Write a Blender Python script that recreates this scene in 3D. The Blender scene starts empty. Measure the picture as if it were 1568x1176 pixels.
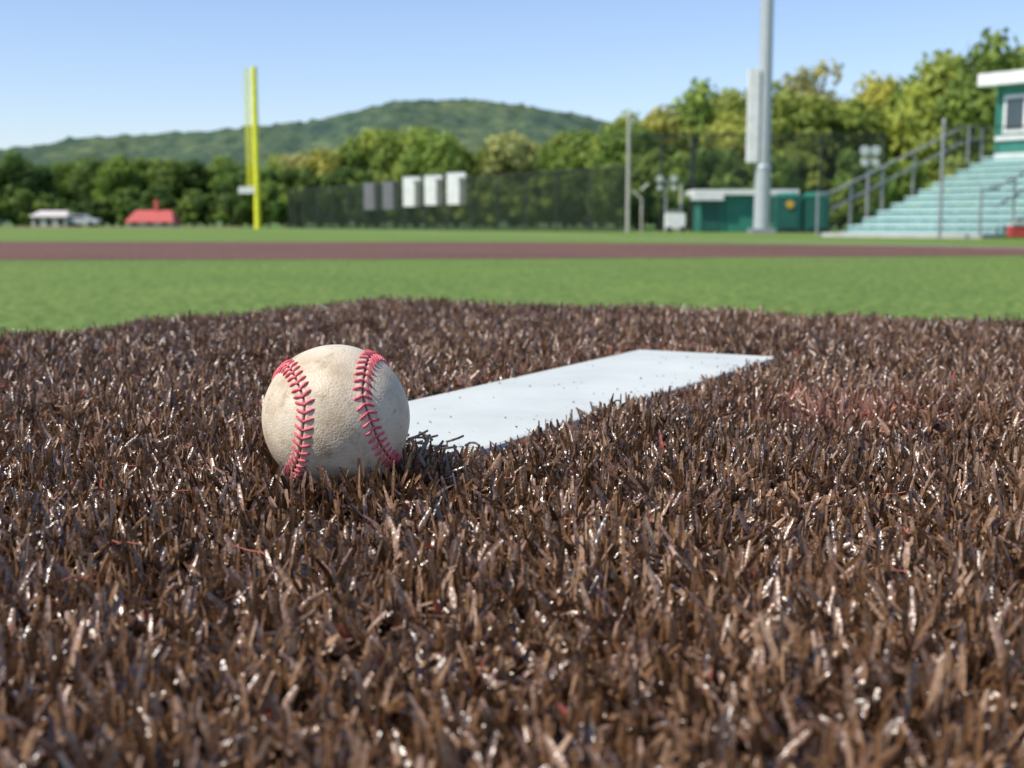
import bpy, math, random
import numpy as np
from mathutils import Vector, Matrix, noise, kdtree
random.seed(7)
RS = np.random.RandomState(11)
scene = bpy.context.scene
scene.view_settings.view_transform = 'Standard'
scene.view_settings.look = 'None'
scene.view_settings.exposure = 0
G = -0.255          # level of the playing field (mound table is z = 0)

# ------------------------------------------------------------------ materials
def new_mat(name):
    m = bpy.data.materials.new(name); m.use_nodes = True
    nt = m.node_tree
    return m, nt, nt.nodes['Principled BSDF']

def N(nt, t, **kw):
    n = nt.nodes.new(t)
    for k, v in kw.items(): setattr(n, k, v)
    return n

def noise_tex(nt, scale, detail=4, rough=.55, coord='Object', vec=None):
    n = N(nt, 'ShaderNodeTexNoise')
    n.inputs['Scale'].default_value = scale
    n.inputs['Detail'].default_value = detail
    n.inputs['Roughness'].default_value = rough
    if vec is None:
        tc = N(nt, 'ShaderNodeTexCoord'); vec = tc.outputs[coord]
    nt.links.new(vec, n.inputs['Vector'])
    return n

def ramp(nt, fac, stops):
    r = N(nt, 'ShaderNodeValToRGB')
    e = r.color_ramp.elements
    while len(e) < len(stops): e.new(.5)
    for i, (p, c) in enumerate(stops):
        e[i].position = p; e[i].color = (c[0], c[1], c[2], 1)
    nt.links.new(fac, r.inputs['Fac'])
    return r

def mixc(nt, fac, a, b, mode='MIX'):
    m = N(nt, 'ShaderNodeMix', data_type='RGBA', blend_type=mode)
    for sock, val in ((m.inputs[0], fac), (m.inputs[6], a), (m.inputs[7], b)):
        if hasattr(val, 'links'): nt.links.new(val, sock)
        elif isinstance(val, (int, float)): sock.default_value = val
        else: sock.default_value = (val[0], val[1], val[2], 1)
    return m.outputs[2]

def simple(name, col, rough=.5, metal=0, var=.12, scale=3.0, spec=.5):
    m, nt, p = new_mat(name)
    n = noise_tex(nt, scale)
    a = tuple(c*(1-var) for c in col); b = tuple(min(1, c*(1+var)) for c in col)
    r = ramp(nt, n.outputs['Fac'], [(.3, a), (.7, b)])
    nt.links.new(r.outputs[0], p.inputs['Base Color'])
    p.inputs['Roughness'].default_value = rough
    p.inputs['Metallic'].default_value = metal
    p.inputs['Specular IOR Level'].default_value = spec
    return m

def bump(nt, p, height, strength=.3, dist=.01):
    b = N(nt, 'ShaderNodeBump')
    b.inputs['Strength'].default_value = strength
    b.inputs['Distance'].default_value = dist
    nt.links.new(height, b.inputs['Height'])
    nt.links.new(b.outputs[0], p.inputs['Normal'])

# ------------------------------------------------------------------ mesh helpers
def fast_mesh(name, V, F, mat=None, smooth=False, attrs=None):
    V = np.asarray(V, dtype=np.float32); F = np.asarray(F, dtype=np.int32)
    me = bpy.data.meshes.new(name)
    me.vertices.add(len(V)); me.vertices.foreach_set('co', V.ravel())
    k = F.shape[1]
    me.loops.add(F.size); me.loops.foreach_set('vertex_index', F.ravel())
    me.polygons.add(len(F))
    me.polygons.foreach_set('loop_start', np.arange(0, F.size, k, dtype=np.int32))
    if smooth: me.polygons.foreach_set('use_smooth', np.ones(len(F), dtype=bool))
    if attrs:
        for an, av in attrs.items():
            a = me.attributes.new(an, 'FLOAT', 'POINT')
            a.data.foreach_set('value', np.asarray(av, dtype=np.float32))
    me.update(calc_edges=True)
    if mat: me.materials.append(mat)
    return me

def link(name, data, parent=None, loc=(0, 0, 0)):
    o = bpy.data.objects.new(name, data); scene.collection.objects.link(o)
    o.location = loc
    if parent: o.parent = parent
    return o

class B:
    def __init__(s): s.v = []; s.f = []; s.mi = []; s.m = []; s.sm = []
    def add(s, vs, fs, mat, smooth=False):
        if mat not in s.m: s.m.append(mat)
        k = len(s.v); s.v += [tuple(x) for x in vs]
        for f in fs:
            s.f.append([i+k for i in f]); s.mi.append(s.m.index(mat)); s.sm.append(smooth)
    def box(s, c, d, mat, a=(1, 0), base=False):
        # c centre, d = (len along a, len across, height); a = horizontal direction of x axis
        ax, ay = a; l = math.hypot(ax, ay); ax /= l; ay /= l
        vs = []
        for z in (-.5, .5):
            for x, y in ((-.5, -.5), (.5, -.5), (.5, .5), (-.5, .5)):
                X, Y = x*d[0], y*d[1]
                vs.append((c[0]+X*ax-Y*ay, c[1]+X*ay+Y*ax, c[2]+(z*d[2] if not base else (z+.5)*d[2])))
        s.add(vs, [(0, 3, 2, 1), (4, 5, 6, 7), (0, 1, 5, 4), (1, 2, 6, 5), (2, 3, 7, 6), (3, 0, 4, 7)], mat)
    def cyl(s, p0, p1, r0, r1, mat, n=10, caps=True):
        p0 = Vector(p0); p1 = Vector(p1); t = (p1-p0).normalized()
        u = t.orthogonal().normalized(); w = t.cross(u)
        vs = []
        for p, r in ((p0, r0), (p1, r1)):
            for i in range(n):
                a = 2*math.pi*i/n
                vs.append(p+(u*math.cos(a)+w*math.sin(a))*r)
        s.add(vs, [(i, (i+1) % n, n+(i+1) % n, n+i) for i in range(n)], mat, True)
        if caps:
            s.add(vs[:n], [tuple(range(n))[::-1]], mat); s.add(vs[n:], [tuple(range(n))], mat)
    def obj(s, name, parent=None, loc=(0, 0, 0), bevel=0):
        me = bpy.data.meshes.new(name); me.from_pydata(s.v, [], s.f)
        for m in s.m: me.materials.append(m)
        me.polygons.foreach_set('material_index', s.mi)
        me.polygons.foreach_set('use_smooth', s.sm)
        me.update()
        o = link(name, me, parent, loc)
        if bevel:
            b = o.modifiers.new('bevel', 'BEVEL'); b.width = bevel; b.segments = 2; b.limit_method = 'ANGLE'
        return o

# ------------------------------------------------------------------ world, sun
EL, AZ = math.radians(50), math.radians(243)
w = bpy.data.worlds.new("World"); scene.world = w; w.use_nodes = True
nt = w.node_tree; bg = nt.nodes['Background']
sky = N(nt, 'ShaderNodeTexSky', sky_type='NISHITA')
sky.sun_disc = False; sky.sun_elevation = EL; sky.sun_rotation = AZ
sky.air_density = 1.0; sky.dust_density = .5; sky.ozone_density = 2.0; sky.altitude = 100
cc = mixc(nt, 1.0, sky.outputs[0], (1.14, 1.13, 1.27), 'MULTIPLY')
nt.links.new(cc, bg.inputs['Color'])
bg.inputs['Strength'].default_value = .135
sl = bpy.data.lights.new('sun', 'SUN'); sl.energy = 5; sl.angle = math.radians(.5); sl.color = (1, .94, .83)
so = link('sun', sl)
sd = Vector((math.sin(AZ)*math.cos(EL), math.cos(AZ)*math.cos(EL), math.sin(EL)))
so.rotation_euler = sd.to_track_quat('Z', 'Y').to_euler()

# ------------------------------------------------------------------ camera
cam = bpy.data.cameras.new('camera'); co = link('camera', cam)
cam.lens = 43.62; cam.sensor_width = 36
co.location = (0, 0, .145); co.rotation_euler = (math.radians(90-7.375), 0, 0)
cam.clip_start = .02; cam.clip_end = 6000
cam.dof.use_dof = True; cam.dof.focus_distance = .645; cam.dof.aperture_fstop = 13.5
scene.camera = co

# ------------------------------------------------------------------ mound shape
C = np.array((-.198, 2.05)); U = np.array((.484, .875)); VV = np.array((.875, -.484))
RUB_C = np.array((.054, 1.014)); RT = .012
BALL = Vector((-.0889, .6207, .0475)); BR = .037
def H(x, y):
    dx = x-C[0]; dy = y-C[1]
    u = dx*U[0]+dy*U[1]; v = dx*VV[0]+dy*VV[1]
    a = np.maximum(u, 0); b = np.maximum(-v, 0)
    s = np.hypot(a, b)
    z = -.2*(np.sqrt(s*s+.02**2)-.02)
    z = z-np.maximum(v-1.1, 0)/12.0
    s2 = np.maximum(-u-2.6, 0)
    z = z-.2*(np.sqrt(s2*s2+.05**2)-.05)
    und = .0012*np.sin(x*13+1.2*np.sin(y*9))+.0012*np.sin(y*17+x*6+.7)+.0018*np.sin(x*31-y*23)
    ra = (x-RUB_C[0])*U[0]+(y-RUB_C[1])*U[1]; rb = (x-RUB_C[0])*VV[0]+(y-RUB_C[1])*VV[1]
    damp = np.clip((np.hypot(np.maximum(np.abs(ra)-.305, 0), np.maximum(np.abs(rb)-.076, 0))-.01)/.08, 0, 1)
    damp = damp*np.clip((np.hypot(x-BALL.x, y-BALL.y)-.03)/.06, 0, 1)
    dip = -.013*np.exp(-(((x-.19)/.09)**2+((y-.76)/.10)**2))
    # the turf is trodden down along the front (right hand) edge of the rubber
    dr = np.hypot(np.maximum(np.abs(ra)-.305, 0), np.maximum(rb-.076, 0))
    front = np.where(rb > 0, np.exp(-(dr/.045)**2), 0)*np.clip((ra+.42)/.1, 0, 1)
    return z+(und+dip)*damp-.0040*front

# ground sheet
def ground_mat(name, c1, c2, c3, s1, bs):
    m, nt, p = new_mat(name)
    tc = N(nt, 'ShaderNodeTexCoord')
    n1 = noise_tex(nt, s1, 5, .8, vec=tc.outputs['Object'])
    n2 = noise_tex(nt, .35, 3, .5, vec=tc.outputs['Object'])
    r = ramp(nt, n1.outputs['Fac'], [(.38, c1), (.5, c2), (.64, c3)])
    r2 = ramp(nt, n2.outputs['Fac'], [(.3, (.88, .9, .88)), (.7, (1.1, 1.07, 1.0))])
    c = mixc(nt, 1.0, r.outputs[0], r2.outputs[0], 'MULTIPLY')
    nt.links.new(c, p.inputs['Base Color'])
    p.inputs['Roughness'].default_value = .75
    p.inputs['Specular IOR Level'].default_value = .25
    bump(nt, p, n1.outputs['Fac'], .8, bs)
    return m
m_grass = ground_mat('field_turf_green', (.06, .12, .014), (.14, .228, .032), (.35, .45, .12), 22, .035)
m_meadow = ground_mat('meadow_grass', (.07, .14, .03), (.12, .21, .04), (.2, .3, .07), 2, .05)
m_dirt = ground_mat('infield_turf_brown', (.075, .033, .022), (.16, .078, .055), (.30, .17, .13), 16, .03)
m_track = ground_mat('warning_track_clay', (.22, .12, .08), (.3, .18, .12), (.36, .24, .16), 6, .02)
m_line = simple('line_white', (.8, .8, .78), .7)

b = B(); R = 3500
b.add([(-R, -R, G-.01), (R, -R, G-.01), (R, R, G-.01), (-R, R, G-.01)], [(0, 1, 2, 3)], m_meadow)
b.obj('ground')
b = B()
b.add([(-70, -40, G-.004), (45, -40, G-.004), (45, 50, G-.004), (14, 50, G-.004), (5.3, 60, G-.004), (-16, 99, G-.004), (-70, 105, G-.004)], [tuple(range(7))], m_grass)
b.obj('baseball_field')
b = B()
b.add([(-17, 12.6, G), (-5.6, 13.75, G), (0, 14.2, G), (6.4, 15.7, G), (13, 17.3, G), (13, 19.0, G), (8.6, 21.4, G), (4.5, 24.6, G), (0, 27.0, G), (-11.2, 27.6, G), (-24, 26, G)], [tuple(range(11))], m_dirt)
b.obj('infield_dirt_path')
b = B()
def strip(p, q, wd, z, mat):
    p = Vector((p[0], p[1], 0)); q = Vector((q[0], q[1], 0)); t = (q-p).normalized(); n = Vector((-t.y, t.x, 0))*wd/2
    b.add([(*(p-n).xy, z), (*(q-n).xy, z), (*(q+n).xy, z), (*(p+n).xy, z)], [(0, 1, 2, 3)], mat)
strip((9.6, 17), (-19.2, 94.5), .13, G+.004, m_line)
b.obj('foul_line')
b = B()
b.add([(-90, 97, G), (-20, 97, G), (-20, 101, G), (-90, 101, G)], [(0, 1, 2, 3)], m_track)
b.add([(-90, 106, G), (-22, 106, G), (-28, 125, G), (-100, 125, G)], [(0, 1, 2, 3)], m_track)
b.obj('warning_track')

# mound base
xs = np.arange(-3.6, 4.4, .03); ys = np.arange(-3.0, 4.6, .03)
gx, gy = np.meshgrid(xs, ys); gz = np.maximum(H(gx, gy), G-.03)
nx, ny = len(xs), len(ys)
idx = np.arange(nx*ny).reshape(ny, nx)
F = np.stack([idx[:-1, :-1], idx[:-1, 1:], idx[1:, 1:], idx[1:, :-1]], -1).reshape(-1, 4)
m_soil, nt, p = new_mat('mound_turf_backing')
tc = N(nt, 'ShaderNodeTexCoord')
n1 = noise_tex(nt, 160, 5, .7, vec=tc.outputs['Object']); n2 = noise_tex(nt, 7, 3, .6, vec=tc.outputs['Object'])
c1 = ramp(nt, n1.outputs['Fac'], [(.3, (.018, .009, .005)), (.6, (.05, .026, .016)), (.8, (.11, .06, .04))])
c2 = ramp(nt, n2.outputs['Fac'], [(.5, (0, 0, 0)), (.68, (.5, .5, .5))])
c = mixc(nt, c2.outputs[0], c1.outputs[0], (.26, .075, .045))
nt.links.new(c, p.inputs['Base Color']); p.inputs['Roughness'].default_value = .9
bump(nt, p, n1.outputs['Fac'], .8, .004)
me = fast_mesh('pitchers_mound', np.stack([gx.ravel(), gy.ravel(), gz.ravel()], -1), F, m_soil, True)
mound = link('pitchers_mound', me)

# ------------------------------------------------------------------ brown synthetic turf
m_bl, nt, p = new_mat('brown_turf_fibre')
at = N(nt, 'ShaderNodeAttribute', attribute_name='rnd'); ar = N(nt, 'ShaderNodeAttribute', attribute_name='dusty')
r = ramp(nt, at.outputs['Fac'], [(0, (.045, .019, .006)), (.35, (.145, .068, .027)), (.7, (.26, .14, .07)), (.97, (.45, .28, .17)), (1, (.42, .10, .06))])
colr = mixc(nt, ar.outputs['Fac'], r.outputs[0], (.46, .20, .145))
nt.links.new(colr, p.inputs['Base Color'])
p.inputs['Roughness'].default_value = .31
p.inputs['IOR'].default_value = 1.66
p.inputs['Specular IOR Level'].default_value = .9
nb_ = noise_tex(nt, 420, 2, .5)
bump(nt, p, nb_.outputs['Fac'], .8, .0011)
tr = N(nt, 'ShaderNodeBsdfTranslucent'); nt.links.new(colr, tr.inputs['Color'])
mx = N(nt, 'ShaderNodeMixShader'); mx.inputs[0].default_value = .14
nt.links.new(p.outputs[0], mx.inputs[1]); nt.links.new(tr.outputs[0], mx.inputs[2])
nt.links.new(mx.outputs[0], nt.nodes['Material Output'].inputs['Surface'])

def tufts(region, spacing, per, Lr, Wr, seg):
    x0, x1, y0, y1, test = region
    xs = np.arange(x0, x1, spacing); ys = np.arange(y0, y1, spacing)
    gx, gy = np.meshgrid(xs, ys); gx = gx.ravel(); gy = gy.ravel()
    gx = gx+RS.uniform(-.6, .6, gx.size)*spacing; gy = gy+RS.uniform(-.6, .6, gx.size)*spacing
    k = test(gx, gy); gx, gy = gx[k], gy[k]
    n = gx.size*per
    X = np.repeat(gx, per)+RS.normal(0, spacing*.13, n); Y = np.repeat(gy, per)+RS.normal(0, spacing*.13, n)
    ra = (X-RUB_C[0])*U[0]+(Y-RUB_C[1])*U[1]; rb = (X-RUB_C[0])*VV[0]+(Y-RUB_C[1])*VV[1]
    keep = ~((np.abs(ra) < .3065) & (np.abs(rb) < .0775))
    rbll = np.hypot(X-BALL.x, Y-BALL.y)
    keep &= rbll > .017
    X, Y, rbll, ra, rb = X[keep], Y[keep], rbll[keep], ra[keep], rb[keep]; n = X.size
    # coherent lean field
    fa = 2.2*np.sin(X*14+2*np.sin(Y*11))+2.0*np.sin(Y*19+1.7*np.sin(X*16+1))+.9*np.sin(X*53+Y*41)
    tuft_a = np.repeat(RS.uniform(0, 6.283, gx.size), per)[keep]
    tuft_l = np.repeat(RS.uniform(.74, 1.15, gx.size), per)[keep]
    tuft_c = np.repeat(RS.normal(0, .13, gx.size), per)[keep]
    fs = .30+.24*np.sin(X*9+Y*12+.5)+.18*np.sin(X*37-Y*29)
    rndang = RS.uniform(0, 6.283, n); rm = RS.uniform(.15, 1.2, n)
    lx = fs*np.cos(fa)+.42*np.cos(tuft_a)+.95*np.cos(rndang)*rm
    ly = fs*np.sin(fa)+.42*np.sin(tuft_a)+.95*np.sin(rndang)*rm
    ly -= .05
    dr = np.hypot(np.maximum(np.abs(ra)-.305, 0), np.maximum(np.abs(rb)-.076, 0))
    near = dr < .02
    back = near & (rb < 0)
    lx[back] = lx[back]*.5-.3*VV[0]; ly[back] = ly[back]*.5-.3*VV[1]
    nb = rbll < .045
    lx[nb] = lx[nb]*.4+(X[nb]-BALL.x)/rbll[nb]*.15; ly[nb] = ly[nb]*.4+(Y[nb]-BALL.y)/rbll[nb]*.15
    lean = np.hypot(lx, ly); ux = lx/(lean+1e-6); uy = ly/(lean+1e-6)
    th0 = np.clip(lean*.45, .02, 1.0); kk = np.clip(lean*1.4+RS.normal(0, .8, n), -.9, 2.6)
    L = RS.uniform(Lr[0], Lr[1], n)*(1+.10*np.sin(X*22+Y*15))*tuft_l
    L = L*np.where(rb > 0, .88+.12*np.clip(dr/.05, 0, 1), .8+.2*np.clip(dr/.03, 0, 1))
    L = L*(1+.12*((rbll > .034) & (rbll < .06)))
    maxh = np.where(rbll < BR, BALL.z-np.sqrt(np.maximum(BR**2-rbll**2, 0))-.001, 1)
    L = np.minimum(L, np.maximum(maxh, .005)*1.1)
    W = RS.uniform(Wr[0], Wr[1], n)
    tw = RS.uniform(-1.5, 1.5, n); dtw = RS.normal(0, 1.2, n)
    Z = H(X, Y)+.001
    rnd = RS.beta(1.8, 1.8, n)*.95+tuft_c+.06*np.sin(X*7+2*np.sin(Y*6))
    rnd -= .16*np.exp(-(((X-.19)/.10)**2+((Y-.74)/.10)**2))
    rnd = np.clip(rnd, 0, .96)
    red = RS.uniform(0, 1, n) < .004; rnd[red] = 1
    dusty = .55*np.exp(-(((X-.245)/.06)**2+((Y-.895)/.07)**2))*RS.uniform(0, 1.3, n)
    dusty += .5*np.exp(-np.abs(dr)/.008)*(rb < 0)*(RS.uniform(0, 1, n) < .4)
    dusty = np.clip(dusty, 0, .9)
    P = np.stack([X, Y, Z], -1); verts = []
    for j in range(seg+1):
        t = j/seg
        th = th0+kk*t
        if j > 0:
            thm = th0+kk*(t-.5/seg); ds = L/seg
            P = P+np.stack([ux*np.sin(thm)*ds, uy*np.sin(thm)*ds, np.cos(thm)*ds], -1)
        ph = tw+dtw*t
        perp = np.stack([-uy, ux, 0*ux], -1)
        nrm = np.stack([ux*np.cos(th), uy*np.cos(th), -np.sin(th)], -1)
        wv = perp*np.cos(ph)[:, None]+nrm*np.sin(ph)[:, None]
        nv_ = nrm*np.cos(ph)[:, None]-perp*np.sin(ph)[:, None]
        wf = 1.0 if t < .7 else (.5 if t == 1 else .94)
        hw = (W*.5*wf)[:, None]
        verts += [P-wv*hw, P+nv_*hw*.5, P+wv*hw]
    V = np.stack(verts, 1).reshape(-1, 3)
    nv = 3*(seg+1)
    base = (np.arange(n)*nv)[:, None]
    fs_ = [base+np.array([[3*j+c, 3*j+c+1, 3*j+c+4, 3*j+c+3]]) for j in range(seg) for c in (0, 1)]
    F = np.stack(fs_, 1).reshape(-1, 4)
    return V, F, np.repeat(rnd, nv), np.repeat(dusty, nv)

def crest(x, y, m=.12):
    dx = x-C[0]; dy = y-C[1]
    u = dx*U[0]+dy*U[1]; v = dx*VV[0]+dy*VV[1]
    return (u < m) & (v > -m)
def tA(x, y): return (np.abs(x) < .55*y+.06) & crest(x, y)
def tB(x, y): return (np.abs(x) < .60*y+.10) & crest(x, y)
def tC(x, y): return ~(np.abs(x) < .60*y+.10) & crest(x, y, .9) & ((y > .12) | (np.abs(x) > .2))
def tD(x, y): return (np.abs(x) < .60*y+.10) & crest(x, y, .9) & ~crest(x, y)
parts = [tufts((-.7, .7, .14, .98, tA), .0074, 10, (.016, .0265), (.0017, .0031), 4),
         tufts((-1.4, 1.6, .98, 2.3, tB), .0094, 8, (.016, .027), (.0019, .0032), 3),
         tufts((-1.8, 2.2, -.6, 2.6, tC), .019, 5, (.018, .028), (.0028, .0045), 2),
         tufts((-1.8, 2.2, 1.2, 3.0, tD), .019, 5, (.018, .028), (.0028, .0045), 2)]
off = 0; Vs, Fs, As, Ds = [], [], [], []
for V, F, A, D in parts:
    Vs.append(V); Fs.append(F+off); As.append(A); Ds.append(D); off += len(V)
me = fast_mesh('brown_artificial_turf', np.concatenate(Vs), np.concatenate(Fs), m_bl, True, {'rnd': np.concatenate(As), 'dusty': np.concatenate(Ds)})
link('brown_artificial_turf', me)

# ------------------------------------------------------------------ pitching rubber
m_rub, nt, p = new_mat('rubber_white')
tc = N(nt, 'ShaderNodeTexCoord')
n1 = noise_tex(nt, 9, 6, .65, vec=tc.outputs['Object']); n2 = noise_tex(nt, 260, 3, .6, vec=tc.outputs['Object'])
r1 = ramp(nt, n1.outputs['Fac'], [(.3, (.49, .52, .475)), (.5, (.57, .60, .555)), (.7, (.62, .65, .60))])
r2 = ramp(nt, n2.outputs['Fac'], [(.27, (.45, .40, .36)), (.34, (1, 1, 1))])
nt.links.new(mixc(nt, .7, r1.outputs[0], r2.outputs[0], 'MULTIPLY'), p.inputs['Base Color'])
p.inputs['Roughness'].default_value = .6; p.inputs['Specular IOR Level'].default_value = .3
bump(nt, p, n2.outputs['Fac'], .2, .0006)
b = B(); b.box((0, 0, -.025), (.61, .1524, .05), m_rub)
rub = b.obj('pitching_rubber', bevel=.003)
rub.location = (RUB_C[0], RUB_C[1], RT); rub.rotation_euler = (0, 0, math.atan2(U[1], U[0]))

# crumbs and stray fibres
m_cr = simple('crumb_rubber', (.03, .025, .022), .8)
m_fib = simple('stray_fibre', (.05, .035, .025), .45)
m_red = simple('red_clay_bits', (.42, .12, .07), .8, scale=80)
m_blue = simple('blue_tape', (.14, .36, .60), .4)
b = B()
def crumb(x, y, z, s, mat):
    vs = [Vector((random.uniform(-1, 1), random.uniform(-1, 1), random.uniform(-.7, .7)))*s+Vector((x, y, z)) for _ in range(5)]
    b.add(vs, [(0, 1, 2), (0, 2, 3), (0, 3, 4), (0, 4, 1), (1, 2, 3), (1, 3, 4)], mat)
def on_rub(a, c): 
    q = RUB_C+U*a+VV*c; return q[0], q[1]
for i in range(90):
    x, y = on_rub(random.uniform(-.3, .3), random.choice((random.uniform(-.07, .07), random.uniform(.03, .074))))
    crumb(x, y, RT+.0006, random.uniform(.0005, .0015), m_cr if random.random() < .8 else m_red)
for i in range(4):
    x, y = on_rub(random.uniform(-.3, -.05), random.uniform(.06, .078)); a = random.uniform(0, 6.28); l = random.uniform(.006, .010)
    pts = [Vector((x+math.cos(a+k*.25)*l*k/3, y+math.sin(a+k*.25)*l*k/3, RT+.0012+.002*math.sin(k))) for k in range(4)]
    for k in range(3): b.cyl(pts[k], pts[k+1], .0007, .0006, m_fib, 5)
# loose dark clump of cut fibres lying over the near corner of the rubber
for i in range(46):
    x, y = on_rub(-.300+random.gauss(0, .010), .012+random.gauss(0, .026)); a = random.uniform(0, 6.28); l = random.uniform(.008, .015)
    z0 = RT+random.uniform(.001, .006); up_ = random.uniform(.0, .35)
    pts = [Vector((x+math.cos(a+k*.22)*l*k/3, y+math.sin(a+k*.22)*l*k/3, z0+l*up_*k/3)) for k in range(4)]
    for k in range(3): b.cyl(pts[k], pts[k+1], .0008, .0007, m_fib, 5)
for i in range(560):
    sd_ = random.random()
    if sd_ < .5: x, y = on_rub(random.uniform(-.3, .32), -.079-random.expovariate(1/.012))
    elif sd_ < .62: x, y = on_rub(.309+random.expovariate(1/.012), random.uniform(-.08, .08))
    else: x, y = .25+random.gauss(0, .05), .90+random.gauss(0, .06)
    z0 = float(H(np.array(x), np.array(y)))
    crumb(x, y, z0+random.uniform(.004, .020), random.uniform(.0008, .002), m_red)
for i in range(60):
    y = random.uniform(.4, 1.2); x = random.uniform(-.3, .4)*y/.8; z0 = float(H(np.array(x), np.array(y)))+.020
    ra = (x-RUB_C[0])*U[0]+(y-RUB_C[1])*U[1]; rb = (x-RUB_C[0])*VV[0]+(y-RUB_C[1])*VV[1]
    if abs(ra) < .32 and abs(rb) < .09: continue
    if math.hypot(x-BALL.x, y-BALL.y) < .05: continue
    a = random.uniform(0, 6.28); prev = Vector((x, y, z0)); l = random.uniform(.002, .004)
    for k in range(4):
        a += random.uniform(-.9, .9); nx_ = prev+Vector((math.cos(a)*l, math.sin(a)*l, random.uniform(-.001, .001)))
        b.cyl(prev, nx_, .0003, .0003, m_red, 4); prev = nx_
b.obj('turf_debris')
b = B()
q = RUB_C-U*.3065+VV*.068
b.box((q[0], q[1], .004), (.014, .003, .013), m_blue, (VV[0], VV[1]))
b.obj('blue_tape_scrap')

# ------------------------------------------------------------------ baseball
A_ = .385
def seam(T):
    th = math.pi/2-(math.pi/2-A_)*math.cos(T); ph = T/2+A_*math.sin(2*T)
    return Vector((math.sin(th)*math.cos(ph), math.sin(th)*math.sin(ph), math.cos(th)))
raw = [seam(4*math.pi*i/4000) for i in range(4001)]
cum = [0]
for i in range(4000): cum.append(cum[-1]+(raw[i+1]-raw[i]).length)
def resample(n):
    out = []; j = 0
    for i in range(n):
        s = cum[-1]*i/n
        while cum[j+1] < s: j += 1
        t = (s-cum[j])/(cum[j+1]-cum[j]); out.append(raw[j].lerp(raw[j+1], t).normalized())
    return out
sp = resample(1400)
kd = kdtree.KDTree(len(sp))
for i, q in enumerate(sp): kd.insert(q, i)
kd.balance()
import bmesh
bm = bmesh.new(); bmesh.ops.create_icosphere(bm, subdivisions=8, radius=1)
for f in bm.faces: f.smooth = True
dist = []
for v in bm.verts:
    d = kd.find(v.co)[2]*BR; dist.append(d)
    h = .0007*math.exp(-(max(0, d-.0012)/.0016)**2)-.0011*math.exp(-(d/.0005)**2)
    n_ = noise.noise(v.co*3.2); h += .00025*n_          # slightly out of round, knocked about
    v.co = v.co.normalized()*(BR+h)
me = bpy.data.meshes.new('leather'); bm.to_mesh(me); bm.free()
a = me.attributes.new('seamd', 'FLOAT', 'POINT'); a.data.foreach_set('value', dist)
m_lea, nt, p = new_mat('ball_leather')
tc = N(nt, 'ShaderNodeTexCoord')
n1 = noise_tex(nt, 38, 6, .65, vec=tc.outputs['Object']); n2 = noise_tex(nt, 900, 3, .6, vec=tc.outputs['Object'])
n3 = noise_tex(nt, 240, 5, .75, vec=tc.outputs['Object']); n4 = noise_tex(nt, 110, 5, .7, vec=tc.outputs['Object'])
vo = N(nt, 'ShaderNodeTexVoronoi'); vo.inputs['Scale'].default_value = 950; nt.links.new(tc.outputs['Object'], vo.inputs['Vector'])
r1 = ramp(nt, n1.outputs['Fac'], [(.3, (.44, .34, .22)), (.48, (.64, .53, .385)), (.7, (.73, .64, .49))])
r3 = ramp(nt, n3.outputs['Fac'], [(.30, (.6, .52, .42)), (.46, (1, 1, 1))])
r4 = ramp(nt, n4.outputs['Fac'], [(.30, (.5, .42, .33)), (.42, (1, 1, 1))])
c = mixc(nt, .7, r1.outputs[0], r3.outputs[0], 'MULTIPLY')
c = mixc(nt, .65, c, r4.outputs[0], 'MULTIPLY')
at = N(nt, 'ShaderNodeAttribute', attribute_name='seamd')
mp = N(nt, 'ShaderNodeMapRange'); mp.inputs[1].default_value = .0005; mp.inputs[2].default_value = .0050; mp.inputs[3].default_value = .6; mp.inputs[4].default_value = 0
nt.links.new(at.outputs['Fac'], mp.inputs[0])
c = mixc(nt, mp.outputs[0], c, (.70, .36, .31))
mp2 = N(nt, 'ShaderNodeMapRange'); mp2.inputs[1].default_value = .0002; mp2.inputs[2].default_value = .0007; mp2.inputs[3].default_value = .85; mp2.inputs[4].default_value = 0
nt.links.new(at.outputs['Fac'], mp2.inputs[0])
c = mixc(nt, mp2.outputs[0], c, (.16, .07, .05))
nt.links.new(c, p.inputs['Base Color'])
p.inputs['Roughness'].default_value = .48; p.inputs['Specular IOR Level'].default_value = .45
ad = N(nt, 'ShaderNodeMath', operation='ADD'); nt.links.new(n3.outputs['Fac'], ad.inputs[0]); nt.links.new(vo.outputs['Distance'], ad.inputs[1])
bump(nt, p, ad.outputs[0], .32, .0006)
me.materials.append(m_lea)
ball = bpy.data.objects.new('baseball', None); scene.collection.objects.link(ball)
link('leather', me, ball)
m_st, nt, p = new_mat('red_stitching')
n1 = noise_tex(nt, 300, 3); r1 = ramp(nt, n1.outputs['Fac'], [(.3, (.55, .05, .08)), (.7, (.80, .19, .22))])
nt.links.new(r1.outputs[0], p.inputs['Base Color']); p.inputs['Roughness'].default_value = .55
b = B(); NS = 100; st = resample(NS*8)
for i in range(NS):
    q = st[i*8]; q2 = st[(i*8+1) % len(st)]; t = (q2-q).normalized(); s = q.cross(t).normalized()
    for sg in (-1, 1):
        pts = []
        al = .0019+random.uniform(-.0003, .0003); wl = .0046+random.uniform(-.0003, .0003)
        for k in range(6):
            f = k/5
            d = (q*BR+s*sg*(.0001+wl*f)+t*(-al*f+.0004)).normalized()
            lift = .0001+.00055*math.sin(math.pi*(.15+.85*f))+.0004*math.exp(-((f*.0042-.0012)/.002)**2)
            if f == 1: lift = -.0004
            pts.append(d*(BR+lift))
        for k in range(5): b.cyl(pts[k], pts[k+1], .00066, .00066, m_st, 7, caps=(k in (0, 4)))
b.obj('stitches', ball)
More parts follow.
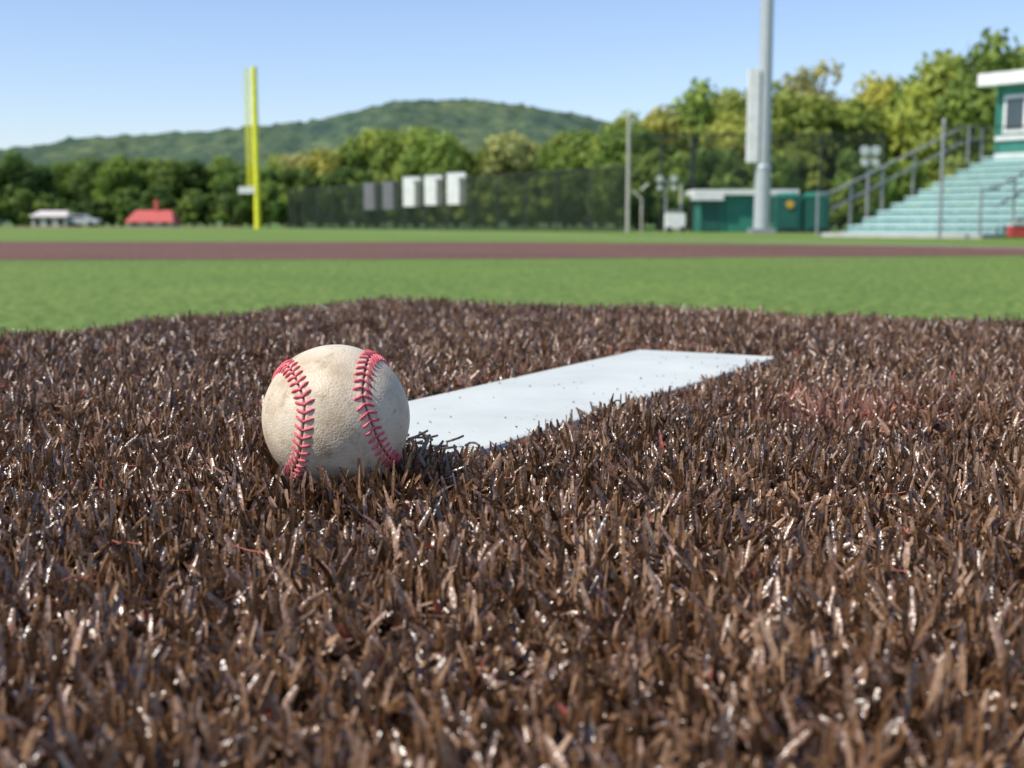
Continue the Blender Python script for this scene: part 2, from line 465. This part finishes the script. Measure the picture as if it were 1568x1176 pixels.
vd = (Vector((0, 0, .145))-BALL).normalized(); up = (Vector((0, 0, 1))-vd*vd.z).normalized(); rt = (-vd).cross(up)
neck = (vd+up*.25-rt*.03).normalized()
rl = math.radians(6); yl = (up*math.cos(rl)-rt*math.sin(rl)); yl = (yl-neck*yl.dot(neck)).normalized(); xl = yl.cross(neck)
Mx = Matrix((xl, yl, neck)).transposed().to_4x4(); Mx.translation = BALL
ball.matrix_world = Mx

# ------------------------------------------------------------------ trees
m_bark = simple('bark', (.12, .10, .075), .9)
m_leaf, nt, p = new_mat('foliage')
oi = N(nt, 'ShaderNodeObjectInfo'); at = N(nt, 'ShaderNodeAttribute', attribute_name='tone')
r = ramp(nt, at.outputs['Fac'], [(0, (.6, .68, .62)), (.5, (1, 1, 1)), (1, (1.0, 1.0, 1.0))])
r.color_ramp.elements[2].color = (1.5, 1.38, 1.0, 1)
c = mixc(nt, 1.0, oi.outputs['Color'], r.outputs[0], 'MULTIPLY')
nt.links.new(c, p.inputs['Base Color']); p.inputs['Roughness'].default_value = .6; p.inputs['Specular IOR Level'].default_value = .25
tr = N(nt, 'ShaderNodeBsdfTranslucent'); nt.links.new(c, tr.inputs['Color'])
mx = N(nt, 'ShaderNodeMixShader'); mx.inputs[0].default_value = .4
nt.links.new(p.outputs[0], mx.inputs[1]); nt.links.new(tr.outputs[0], mx.inputs[2])
nt.links.new(mx.outputs[0], nt.nodes['Material Output'].inputs['Surface'])

def tree_mesh(seed, R_=.30, low=.18, ncl=40, nl=150, leaf=.028):
    rs = np.random.RandomState(seed); Hh = 10.0
    cz = Hh*(low+1)/2; rz = Hh*(1-low)/2
    cl = []
    for i in range(ncl):
        d = rs.normal(0, 1, 3); d /= np.linalg.norm(d)
        rr = rs.uniform(.35, .95)
        w_ = 1-.25*max(0, d[2])
        cr = Hh*rs.uniform(.05, .12)
        cl.append((np.array((d[0]*R_*Hh*rr*w_, d[1]*R_*Hh*rr*w_, cz+d[2]*(rz-cr*.8)*rr**.5)), cr))
    b = B()
    top = Vector((rs.uniform(-.3, .3), rs.uniform(-.3, .3), Hh*.8)); prev = Vector((0, 0, -.3)); pr = .26
    for k in range(1, 6):
        q = Vector((top.x*k/5+rs.uniform(-.12, .12), top.y*k/5+rs.uniform(-.12, .12), top.z*k/5)); r1 = .26*(1-k/5.6)
        b.cyl(prev, q, pr, r1, m_bark, 8, False); prev, pr = q, r1
    for i in range(0, ncl, 3):
        c_, cr = cl[i]; z0 = max(Hh*.15, c_[2]-2.0-rs.uniform(0, 1)); z0 = min(z0, Hh*.75)
        s0 = Vector((top.x*z0/top.z, top.y*z0/top.z, z0)); e = Vector(c_); mid = s0.lerp(e, .5)+Vector((0, 0, -.2))
        b.cyl(s0, mid, .09, .06, m_bark, 6, False); b.cyl(mid, e, .06, .02, m_bark, 6, False)
    P, Nn, T = [], [], []
    for c_, cr in cl:
        n = int(nl*(cr/(Hh*.095))**2)
        d = rs.normal(0, 1, (n, 3)); d /= np.linalg.norm(d, axis=1)[:, None]
        P.append(c_+d*cr*rs.uniform(.55, 1.3, n)[:, None]*np.array((1.15, 1.15, .95)))
        nn = d+rs.normal(0, .5, (n, 3)); Nn.append(nn/np.linalg.norm(nn, axis=1)[:, None])
        T.append(np.clip(rs.uniform(.2, .8)+rs.normal(0, .15, n), 0, 1))
    P = np.concatenate(P); Nn = np.concatenate(Nn); T = np.concatenate(T); n = len(P)
    ref = rs.normal(0, 1, (n, 3)); a = np.cross(Nn, ref); a /= np.linalg.norm(a, axis=1)[:, None]; c2 = np.cross(Nn, a)
    s = (Hh*leaf*rs.uniform(.6, 1.3, n))[:, None]
    V = np.stack([P-a*s, P-c2*s*.6, P+a*s, P+c2*s*.6], 1).reshape(-1, 3)
    nb = len(b.v); me = bpy.data.meshes.new('tree_form')
    faces = b.f+(np.arange(4*n).reshape(n, 4)+nb).tolist()
    me.from_pydata(b.v+V.tolist(), [], faces)
    me.materials.append(m_bark); me.materials.append(m_leaf)
    me.polygons.foreach_set('material_index', [0]*len(b.f)+[1]*n)
    at_ = me.attributes.new('tone', 'FLOAT', 'POINT'); at_.data.foreach_set('value', [0.5]*nb+np.repeat(T, 4).tolist())
    return me
forms = [tree_mesh(1), tree_mesh(2, .27, .12, 44), tree_mesh(3, .36, .15, 50), tree_mesh(4, .24, .2, 34), tree_mesh(5, .33, .05, 52), tree_mesh(6, .3, .1, 46, 130, .024)]
bush = [tree_mesh(8, .5, .0, 40, 150, .045), tree_mesh(9, .6, .0, 44, 150, .045)]
def tree(name, x, y, h, col, parent=None, form=None, wide=1.0):
    f = form or random.choice(forms)
    o = link(name, f, parent, (x, y, G-.05)); s = h/10.2
    o.scale = (s*wide*random.uniform(.95, 1.15), s*wide*random.uniform(.95, 1.15), s)
    o.rotation_euler = (0, 0, random.uniform(0, 6.28)); o.color = (*col, 1)
    return o
YG = (.40, .43, .11); LG = (.29, .37, .08); MG = (.20, .29, .065); DG = (.12, .195, .05); TAN = (.44, .43, .17)
def vary(c): 
    k = random.uniform(.88, 1.12); return (c[0]*k*random.uniform(.92, 1.08), c[1]*k, c[2]*k)
# trees behind the bleachers : X, Y, height
for X, Y, h, c, wd in [(8.6, 86, 7.6, MG, 1), (10.4, 88, 8.9, YG, .9), (13.0, 90, 10.9, LG, .85), (15.3, 86, 9.8, YG, .8), (17.4, 92, 11.2, LG, .9),
                   (19.2, 86, 10.0, LG, .95), (21.6, 90, 12.3, TAN, .9), (23.8, 87, 9.6, LG, 1), (26.2, 90, 11.1, YG, .9), (28.2, 88, 10.9, LG, .95),
                   (28.8, 84, 12.2, LG, .8), (30.4, 82, 13.1, MG, .9), (33.0, 84, 12.8, LG, .95), (36, 83, 12.1, MG, 1), (39.5, 86, 12.6, LG, 1), (44, 85, 12, MG, 1), (49, 88, 13, YG, 1)]:
    tree('deciduous_tree', X, Y, h, vary(c), wide=wd)
row = bpy.data.objects.new('distant_tree_row', None); scene.collection.objects.link(row)
# undergrowth / second row right
for i in range(34):
    X = 7+i*1.35+random.uniform(-.6, .6); tree('tree', X, 80+random.uniform(-2, 3), random.uniform(3.5, 6), vary(random.choice((MG, LG, LG, MG))), row, random.choice(bush), .8)
for i in range(22):
    X = 9+i*2.1+random.uniform(-.6, .6); tree('tree', X, 98+random.uniform(-2, 3), random.uniform(8, 10), vary(random.choice((LG, LG, YG))), row)
# middle
k = 130/1925
for px, H_, c in [(435, 8.2, LG), (462, 8.6, TAN), (492, 9.0, YG), (520, 8.4, LG), (548, 9.4, MG), (575, 10.2, LG), (605, 10.8, LG), (640, 10.8, LG), (668, 10.4, LG), (700, 9.2, LG),
                  (728, 8.0, MG), (757, 9.0, LG), (786, 10.4, TAN), (815, 9.2, YG), (842, 8.6, MG), (868, 10.2, MG), (895, 10.4, MG), (922, 10.2, LG), (950, 10.8, LG), (975, 10.6, LG)]:
    tree('tree', (px-784)*k, 130+random.uniform(-4, 4), H_*random.uniform(.96, 1.03), vary(c), row, wide=1.0)
for i in range(30):
    tree('tree', -25+i*1.3, 118+random.uniform(-3, 3), random.uniform(3.5, 6.5), vary(random.choice((MG, DG, LG))), row, random.choice(bush), .8)
# left
for i in range(34):
    X = -92+i*2.0+random.uniform(-.7, .7); c = random.choice((DG, MG, DG, (.17, .26, .05)))
    tree('tree', X, 165+random.uniform(-7, 7), random.uniform(7.2, 9.8), vary(c), row, wide=1.05)
for i in range(34):
    X = -86+i*1.75+random.uniform(-.7, .7)
    tree('tree', X, 154+random.uniform(-3, 4), random.uniform(3, 5.5), vary(random.choice((DG, MG))), row, random.choice(bush), .9)

# ------------------------------------------------------------------ hills
m_hill_hazed, nt, p = new_mat('wooded_hill')
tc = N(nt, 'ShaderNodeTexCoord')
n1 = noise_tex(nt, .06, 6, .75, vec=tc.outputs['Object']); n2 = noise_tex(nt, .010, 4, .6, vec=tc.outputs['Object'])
r1 = ramp(nt, n1.outputs['Fac'], [(.36, (.042, .072, .056)), (.5, (.078, .118, .074)), (.64, (.135, .175, .092))])  # canopy greens with bluish distance haze painted into the base colour, no volume
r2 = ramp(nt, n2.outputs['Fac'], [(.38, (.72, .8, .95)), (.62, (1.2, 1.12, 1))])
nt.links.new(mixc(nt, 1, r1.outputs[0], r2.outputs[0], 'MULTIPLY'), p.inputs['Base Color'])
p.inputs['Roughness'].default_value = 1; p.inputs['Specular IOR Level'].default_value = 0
def hill(name, prof, Yc, depth, step, amp):
    px = [q[0] for q in prof]; pz = [q[1] for q in prof]
    xs = np.arange(px[0], px[-1], step); ys = np.arange(Yc-depth, Yc+depth*.8, step*1.3)
    V = []
    for y in ys:
        t = 1-abs(y-Yc)/depth; s = math.sin(max(0, t)*math.pi/2)**1.2
        for x in xs:
            z = np.interp(x, px, pz)*s
            z += 14*s*noise.noise(Vector((x/90, y/90, 0)))*min(1, 3*(1-s)+.1)
            n_ = noise.noise(Vector((x/13, y/13, 3)))+.8*noise.noise(Vector((x/6.5, y/6.5, 9)))
            V.append((x, y, z+amp*n_+G-2))
    nx, ny = len(xs), len(ys); idx = np.arange(nx*ny).reshape(ny, nx)
    F = np.stack([idx[:-1, :-1], idx[:-1, 1:], idx[1:, 1:], idx[1:, :-1]], -1).reshape(-1, 4)
    link(name, fast_mesh(name, V, F, m_hill_hazed, False))
k = 1200/1925
prof = [(px_, (342-y_)*k) for px_, y_ in [(-500, 262), (-250, 244), (0, 230), (60, 227), (110, 218), (150, 212), (240, 210), (330, 204), (430, 196), (500, 186), (540, 176), (580, 166), (620, 158), (660, 155), (700, 155), (740, 157), (780, 162), (850, 174), (930, 190), (1050, 206), (1300, 222), (1800, 250), (2200, 275)]]
prof = [((px_-784)*k, z_) for px_, z_ in prof]
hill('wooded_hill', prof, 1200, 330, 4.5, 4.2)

# ------------------------------------------------------------------ fences
m_post = simple('galvanised_post', (.30, .31, .31), .5, .3)
m_black = simple('black_fence_pipe', (.03, .035, .03), .6)
def mesh_mat(name, col, alpha):
    m, nt, p = new_mat(name)
    n = noise_tex(nt, 2.0); r = ramp(nt, n.outputs['Fac'], [(.3, tuple(c*.8 for c in col)), (.7, tuple(c*1.2 for c in col))])
    nt.links.new(r.outputs[0], p.inputs['Base Color']); p.inputs['Roughness'].default_value = .9; p.inputs['Specular IOR Level'].default_value = .1
    t = N(nt, 'ShaderNodeBsdfTransparent'); mx = N(nt, 'ShaderNodeMixShader'); mx.inputs[0].default_value = alpha
    nt.links.new(t.outputs[0], mx.inputs[1]); nt.links.new(p.outputs[0], mx.inputs[2])
    nt.links.new(mx.outputs[0], nt.nodes['Material Output'].inputs['Surface'])
    return m
m_screen = mesh_mat('windscreen_mesh', (.022, .032, .022), .60)
m_chain = mesh_mat('chain_link_mesh', (.06, .07, .065), .24)
def fence(name, p, q, h0, h1, screen, post, every=3.0, pr=.05, low=0):
    b = B(); L = math.hypot(q[0]-p[0], q[1]-p[1]); n = max(1, round(L/every))
    for i in range(n+1):
        t = i/n; x = p[0]+(q[0]-p[0])*t; y = p[1]+(q[1]-p[1])*t; h = h0+(h1-h0)*t
        b.cyl((x, y, G), (x, y, G+h+.05), pr, pr, post, 8)
    b.cyl((*p, G+h0), (*q, G+h1), pr*.7, pr*.7, post, 8)
    b.cyl((*p, G+.1), (*q, G+.1), pr*.5, pr*.5, post, 6)
    b.add([(*p, G+low+.02), (*q, G+low+.02), (*q, G+h1), (*p, G+h0)], [(0, 1, 2, 3)], screen)
    return b.obj(name)
fence('outfield_fence', (-17.5, 98.5), (5.3, 58), 3.0, 3.0, m_screen, m_black)
fence('backstop_fence', (5.4, 58.2), (9.0, 63), 4.4, 4.8, m_chain, m_black, 3, .06)
fence('backstop_fence', (9.1, 63), (19, 64.5), 4.8, 4.9, m_chain, m_black, 3.3, .06)
b = B(); b.cyl((11.35, 33.2, G), (11.35, 33.2, G+3.05), .045, .045, m_post)
b.cyl((11.35, 33.2, G+3.05), (11.35, 33.2, G+3.15), .06, .02, m_post)
b.add([(11.4, 33.2, G+.05), (17, 32.2, G+.05), (17, 32.2, G+2.9), (11.4, 33.2, G+2.9)], [(0, 1, 2, 3)], mesh_mat('thin_chain_link', (.12, .13, .13), .12))
b.cyl((11.35, 33.2, G+2.9), (17, 32.2, G+2.9), .018, .018, m_black)
b.cyl((17, 32.2, G), (17, 32.2, G+3.2), .05, .05, m_post)
b.obj('backstop_fence')
# sign panels hung on the outfield fence
m_wh = simple('white_panel', (.74, .74, .72), .6)
m_gr = simple('grey_panel', (.16, .16, .17), .6)
for px_, w_, m_, z0, z1 in [(571, .95, m_gr, 1.3, 3.0), (600, .95, m_gr, 1.3, 3.0), (633, 1.05, m_wh, 1.45, 3.25), (666, 1.05, m_wh, 1.5, 3.25), (701, 1.1, m_wh, 1.5, 3.3)]:
    s_ = (px_-784)/1925; t = (-17.5-s_*98.5)/(-22.8-s_*40.5); X = -17.5+22.8*t-.1; Y = 98.5-40.5*t-.05
    b = B()
    ww = w_*Y/1925*28
    b.box((X, Y, G+(z0+z1)/2*1.0), (ww*1.0, .03, (z1-z0)*1.0), m_, (1, -.35))
    b.box((X, Y, G+z1+.03), (ww*1.0+.06, .05, .05), m_post, (1, -.35))
    for e_ in (-.4, .4): b.cyl((X+e_*ww, Y+.05-e_*.35*ww, G), (X+e_*ww, Y+.05-e_*.35*ww, G+z1), .02, .02, m_black, 6)
    b.obj('fence_sign_panel')

# ------------------------------------------------------------------ foul pole
m_yel = simple('foul_pole_yellow', (.80, .78, .03), .5)
b = B(); fx, fy = -19.3, 95
b.cyl((fx, fy, G), (fx, fy, G+12.0), .24, .22, m_yel, 14)
for z in np.arange(3.2, 11.8, .3): b.cyl((fx, fy, G+z), (fx-.72, fy, G+z), .02, .02, m_yel, 6)
for xx in (.42, .52, .62, .72): b.cyl((fx-xx, fy, G+3.0), (fx-xx, fy, G+11.9), .028, .028, m_yel, 6)
b.box((fx-.75, fy-.2, G+2.9), (1.2, .06, .5), m_wh)
b.obj('foul_pole')

# ------------------------------------------------------------------ stadium light pole
m_steel = simple('pole_steel', (.42, .45, .46), .45, .15, .06)
b = B(); lx_, ly_ = 9.98, 50
b.cyl((lx_, ly_, G), (lx_, ly_, G+2.6), .33, .31, m_steel, 20)
b.cyl((lx_, ly_, G+2.6), (lx_, ly_, G+2.75), .34, .26, m_steel, 20)
b.cyl((lx_, ly_, G+2.7), (lx_, ly_, G+22), .28, .19, m_steel, 20)
b.box((lx_-.47, ly_-.1, G+4.6), (.42, .35, 3.6), m_wh)
for z in (3.2, 4.6, 6.0): b.box((lx_-.22, ly_-.05, G+z), (.3, .1, .12), m_steel)
b.box((lx_, ly_, G+.1), (.95, .95, .2), m_post)
for z in (20.5, 21.7):
    b.box((lx_, ly_-.1, G+z), (4.2, .14, .14), m_steel)
    for i in range(6):
        xx = lx_-1.9+i*.76
        b.cyl((xx, ly_-.15, G+z+.1), (xx, ly_-.65, G+z-.2), .12, .28, m_wh, 12)
b.obj('stadium_light_pole')

# ------------------------------------------------------------------ sheds / toilet
m_green = simple('green_paint', (.03, .20, .15), .55)
m_dgreen = simple('dark_green_plastic', (.015, .10, .08), .5)
m_dark = simple('dark_opening', (.02, .022, .025), .5)
m_glass = simple('window_glass', (.05, .07, .08), .1)
b = B(); d_ = 59; X0 = 8.9; X1 = 11.6
b.box(((X0+X1)/2, d_+1.2, G), (X1-X0, 2.4, 1.72), m_green, base=True)
b.box(((X0+X1)/2+.7, d_+1.1, G+1.73), (X1-X0+2.2, 3.0, .24), m_wh, base=True)
b.box(((X0+X1)/2-1.1, d_-.25, G+1.48), (1.5, .35, .24), m_wh, base=True)
b.box((X0+.5, d_-.02, G+.06), (.75, .06, 1.4), m_dgreen, base=True)
for x_ in (X0+.02, X0+1.1, X1-.05): b.box((x_, d_-.03, G), (.07, .07, 1.72), m_dgreen, base=True)
b.obj('equipment_shed')
b = B()
for x_, m_ in ((12.5, m_dgreen), (13.75, m_dgreen)):
    b.box((x_, 57, G+.1), (1.1, 1.1, 1.45), m_, base=True)
    b.box((x_, 57, G+1.56), (1.16, 1.16, .08), m_green, base=True)
    b.cyl((x_-.45, 57, G+1.62), (x_+.45, 57, G+1.66), .16, .16, m_green, 10)
    b.box((x_, 56.42, G+.2), (.75, .04, 1.25), m_dgreen, base=True)
    b.box((x_, 57, G), (1.2, 1.2, .1), m_dark, base=True)
m_or = simple('orange_yellow', (.55, .34, .04), .5)
b.cyl((12.5, 56.38, G+1.25), (12.5, 56.33, G+1.25), .18, .18, m_or, 16)
b.obj('portable_toilets')
b = B()
b.box((7.35, 56.5, G+.15), (.85, .6, .7), m_wh, base=True)
for e_ in (-.3, .3): b.cyl((7.35+e_, 56.15, G+.14), (7.35+e_, 56.05, G+.14), .13, .13, m_dark, 12)
b.box((7.35, 56.5, G+.86), (.6, .45, .12), m_gr, base=True)
b.obj('equipment_cart')
m_tan = simple('pale_pole', (.42, .40, .34), .6)
b = B(); b.cyl((5.35, 57.8, G), (5.35, 57.8, G+5.3), .09, .08, m_tan); b.cyl((5.35, 57.8, G+5.3), (5.35, 57.8, G+5.42), .11, .04, m_tan); b.obj('fence_post')
def flood(name, x, y, h, wd, arm=0):
    b = B(); b.cyl((x, y, G), (x, y, G+h), .05, .045, m_post)
    b.box((x, y, G+h), (wd, .06, .06), m_post)
    for e_ in (-1, 1):
        b.cyl((x+e_*wd*.36, y+.1, G+h+.12), (x+e_*wd*.36, y-.15, G+h+.05), .1, .17, m_gr, 12)
        b.cyl((x+e_*wd*.36, y-.15, G+h+.05), (x+e_*wd*.36, y-.17, G+h+.045), .16, .16, m_wh, 12)
        b.cyl((x+e_*wd*.36, y, G+h-.3), (x+e_*wd*.36, y-.17, G+h-.34), .09, .13, m_wh, 12)
    b.obj(name)
flood('floodlight_post', 7.0, 57, 2.35, .9); flood('floodlight_post', 11.9, 42, 2.75, .5)
b = B(); b.cyl((5.95, 57.5, G), (5.95, 57.5, G+1.5), .05, .05, m_tan); b.cyl((5.95, 57.5, G+1.5), (5.2+.3, 57.5, G+1.9), .05, .05, m_tan)
b.cyl((5.9, 57.5, G+1.9), (6.25, 57.5, G+2.2), .05, .07, m_tan); b.cyl((7.75, 57.5, G), (7.75, 57.5, G+2.2), .08, .07, m_tan); b.obj('pitching_machine_stand')

# ------------------------------------------------------------------ bleachers with press box
m_seat = simple('teal_bleacher_plank', (.45, .64, .61), .45, .0, .06)
m_riser = simple('teal_riser', (.22, .42, .40), .5)
m_alu = simple('aluminium', (.50, .58, .57), .4, .2, .05)
O = Vector((9.95, 38)); a_ = Vector((.6, -.8)); d2 = Vector((.8, .6))
bl = bpy.data.objects.new('bleachers', None); scene.collection.objects.link(bl)
b = B(); L = 5.2; NR = 11; RI = .226; DP = .69
def W(i, j, z): q = O+a_*i+d2*j; return (q.x, q.y, G+z)
for i in range(NR):
    z = .12+RI*i; j = DP*i
    b.box(W(L/2, j+.16, z), (L, .28, .04), m_alu, a_)
    b.box(W(L/2, j+.36, z+.06), (L, .02, .12), m_riser, a_)
    b.box(W(L/2, j+.50, z+.20), (L, .25, .045), m_seat, a_)
b.obj('seats', bl)
b = B()
for i in np.linspace(.05, L-.05, 4):
    for r_ in range(0, NR, 2):
        j = DP*r_+.4; b.cyl(W(i, j, 0), W(i, j, .1+RI*r_), .035, .035, m_alu, 6)
    b.cyl(W(i, .1, .02), W(i, DP*NR, RI*NR), .05, .05, m_alu, 6)
b.box(W(L/2, -.35, .06), (L+.2, .8, .12), simple('concrete_walk', (.42, .42, .40), .8), a_)
b.obj('frame', bl)
b = B()
for i in (-.12, L+.12):
    for r0 in (1.35, .85):
        b.cyl(W(i, -.2, r0), W(i, DP*NR-1.2, r0+RI*NR-.25), .035, .035, m_post, 8)
    b.cyl(W(i, -.9, 1.25), W(i, -.2, 1.35), .035, .035, m_post, 8)
    for j in np.arange(-.9, DP*NR-1, 1.55):
        zt = 1.35+max(0, j+.2)*(RI*NR-.25)/(DP*NR-1.0)
        b.cyl(W(i, j, 0 if i < 0 else max(0, zt-1.3)), W(i, j, zt), .035, .035, m_post, 8)
for j in (DP*NR-.9, DP*NR-.1):
    b.cyl(W(-.12, j, 2.4), W(-.12, j, 3.6), .035, .035, m_post, 8)
b.cyl(W(-.12, DP*NR-.9, 3.6), W(-.12, DP*NR, 3.6), .035, .035, m_post, 8); b.cyl(W(-.12, DP*NR-.9, 3.2), W(-.12, DP*NR, 3.2), .035, .035, m_post, 8)
b.obj('railings', bl)
b = B(); J0 = DP*NR+.15; I0 = .25; I1 = 6.4; DB = 2.6; zf, zr = 2.4, 4.95
b.box(W((I0+I1)/2, J0+DB/2, (zf+zr)/2), (I1-I0, DB, zr-zf), m_green, a_)
b.box(W((I0+I1)/2, J0+DB/2, zr+.2), (I1-I0+.9, DB+1.1, .4), m_wh, a_)
b.box(W((I0+I1)/2, J0-.04, zf+.17), (I1-I0+.02, .08, .3), m_wh, a_)
b.box(W((I0+I1)/2, J0-.05, zf+.82), (I1-I0+.02, .10, .14), m_wh, a_)
for c_ in (I0+.03,): b.box(W(c_, J0-.03, (zf+zr)/2), (.1, .06, zr-zf), m_green, a_)
for i0 in (.5, 2.7, 4.6):
    b.box(W(i0+.8, J0-.03, zf+1.6), (1.6, .06, 1.25), m_wh, a_)
    b.box(W(i0+.42, J0-.055, zf+1.6), (.62, .06, 1.0), m_glass, a_)
    b.box(W(i0+1.18, J0-.055, zf+1.6), (.62, .06, 1.0), m_glass, a_)
for i in (I0+.2, 3.3, I1-.2):
    for j in (J0+.3, J0+DB-.3): b.cyl(W(i, j, 0), W(i, j, zf), .1, .1, m_post, 8)
b.box(W(L/2, DP*NR+.0, zf-.06), (L, .5, .08), m_alu, a_)
b.obj('press_box')
b = B(); m_rd = simple('red_plastic', (.55, .04, .03), .5)
b.box((13.45, 33.3, G+.05), (.4, .3, .28), m_rd, base=True); b.box((13.45, 33.3, G+.34), (.43, .33, .05), m_wh, base=True)
b.cyl((13.25, 33.1, G+.42), (13.65, 33.1, G+.42), .02, .02, m_wh, 6); b.obj('cooler_box')

# ------------------------------------------------------------------ left background : cars, red roofed pavilion
m_tyre = simple('tyre', (.02, .02, .02), .8)
def car(x, y, col, ang=0, van=False):
    b = B(); mp_ = simple('car_paint', col, .3)
    L_, Wd = 4.5, 1.8; h = 1.75 if van else 1.45
    prof = [(-2.25, .35), (2.25, .35), (2.25, .8), (2.1, .92), (1.15, 1.0), (.55, h-.03), (.2, h), (-1.5, h), (-2.0, 1.05), (-2.25, .95)]
    vs = [(x+px_, y-Wd/2, G+z) for px_, z in prof]+[(x+px_, y+Wd/2, G+z) for px_, z in prof]; n = len(prof)
    b.add(vs, [tuple(range(n)), tuple(range(2*n-1, n-1, -1))]+[((i+1) % n, i, n+i, n+(i+1) % n) for i in range(n)], mp_)
    for s_ in (-1, 1):
        yy = y+s_*(Wd/2+.004)
        b.add([(x-1.75, yy, G+1.02), (.95+x, yy, G+1.02), (x+.45, yy, G+h-.1), (x-1.4, yy, G+h-.1)], [(0, 1, 2, 3)], m_glass)
        for wx in (-1.4, 1.4): b.cyl((x+wx, y+s_*.72, G+.33), (x+wx, y+s_*.93, G+.33), .33, .33, m_tyre, 16)
    b.obj('parked_car', bevel=.03)
for x, c, v in [(-63, (.12, .13, .15), 0), (-51.3, (.5, .5, .52), 0)]:
    car(x, 149, c, 0, v)
m_roof = simple('red_roof', (.50, .10, .08), .6); m_wall = simple('cream_wall', (.5, .46, .4), .7); m_wroof = simple('pale_roof', (.62, .56, .52), .6)
def hut(name, cx, cy, W_, D_, hw, hr, roof, chim=False):
    b = B()
    b.box((cx, cy, G), (W_-.6, D_-.6, hw+.05), m_wall, base=True)
    v = [(cx-W_/2, cy-D_/2, G+hw), (cx+W_/2, cy-D_/2, G+hw), (cx+W_/2, cy+D_/2, G+hw), (cx-W_/2, cy+D_/2, G+hw), (cx-W_*.36, cy, G+hr), (cx+W_*.36, cy, G+hr)]
    b.add(v, [(0, 1, 5, 4), (1, 2, 5), (2, 3, 4, 5), (3, 0, 4), (3, 2, 1, 0)], roof)
    if chim: b.box((cx+.3, cy, G+hr-.3), (.5, .5, 1.5), m_roof, base=True)
    for e_ in (-.3, 0, .3): b.box((cx+e_*W_, cy-D_/2+.27, G+.15), (W_*.13, .05, hw*.7), m_dark, base=True)
    b.obj(name)
hut('red_roof_pavilion', -42.3, 148, 5.8, 4.5, .55, 1.95, m_roof, True)
hut('low_clubhouse', -54.5, 149, 4.6, 4, 1.2, 1.9, m_wroof)
hut('low_clubhouse', -66.5, 150, 3.0, 3, 1.0, 1.5, m_wroof)
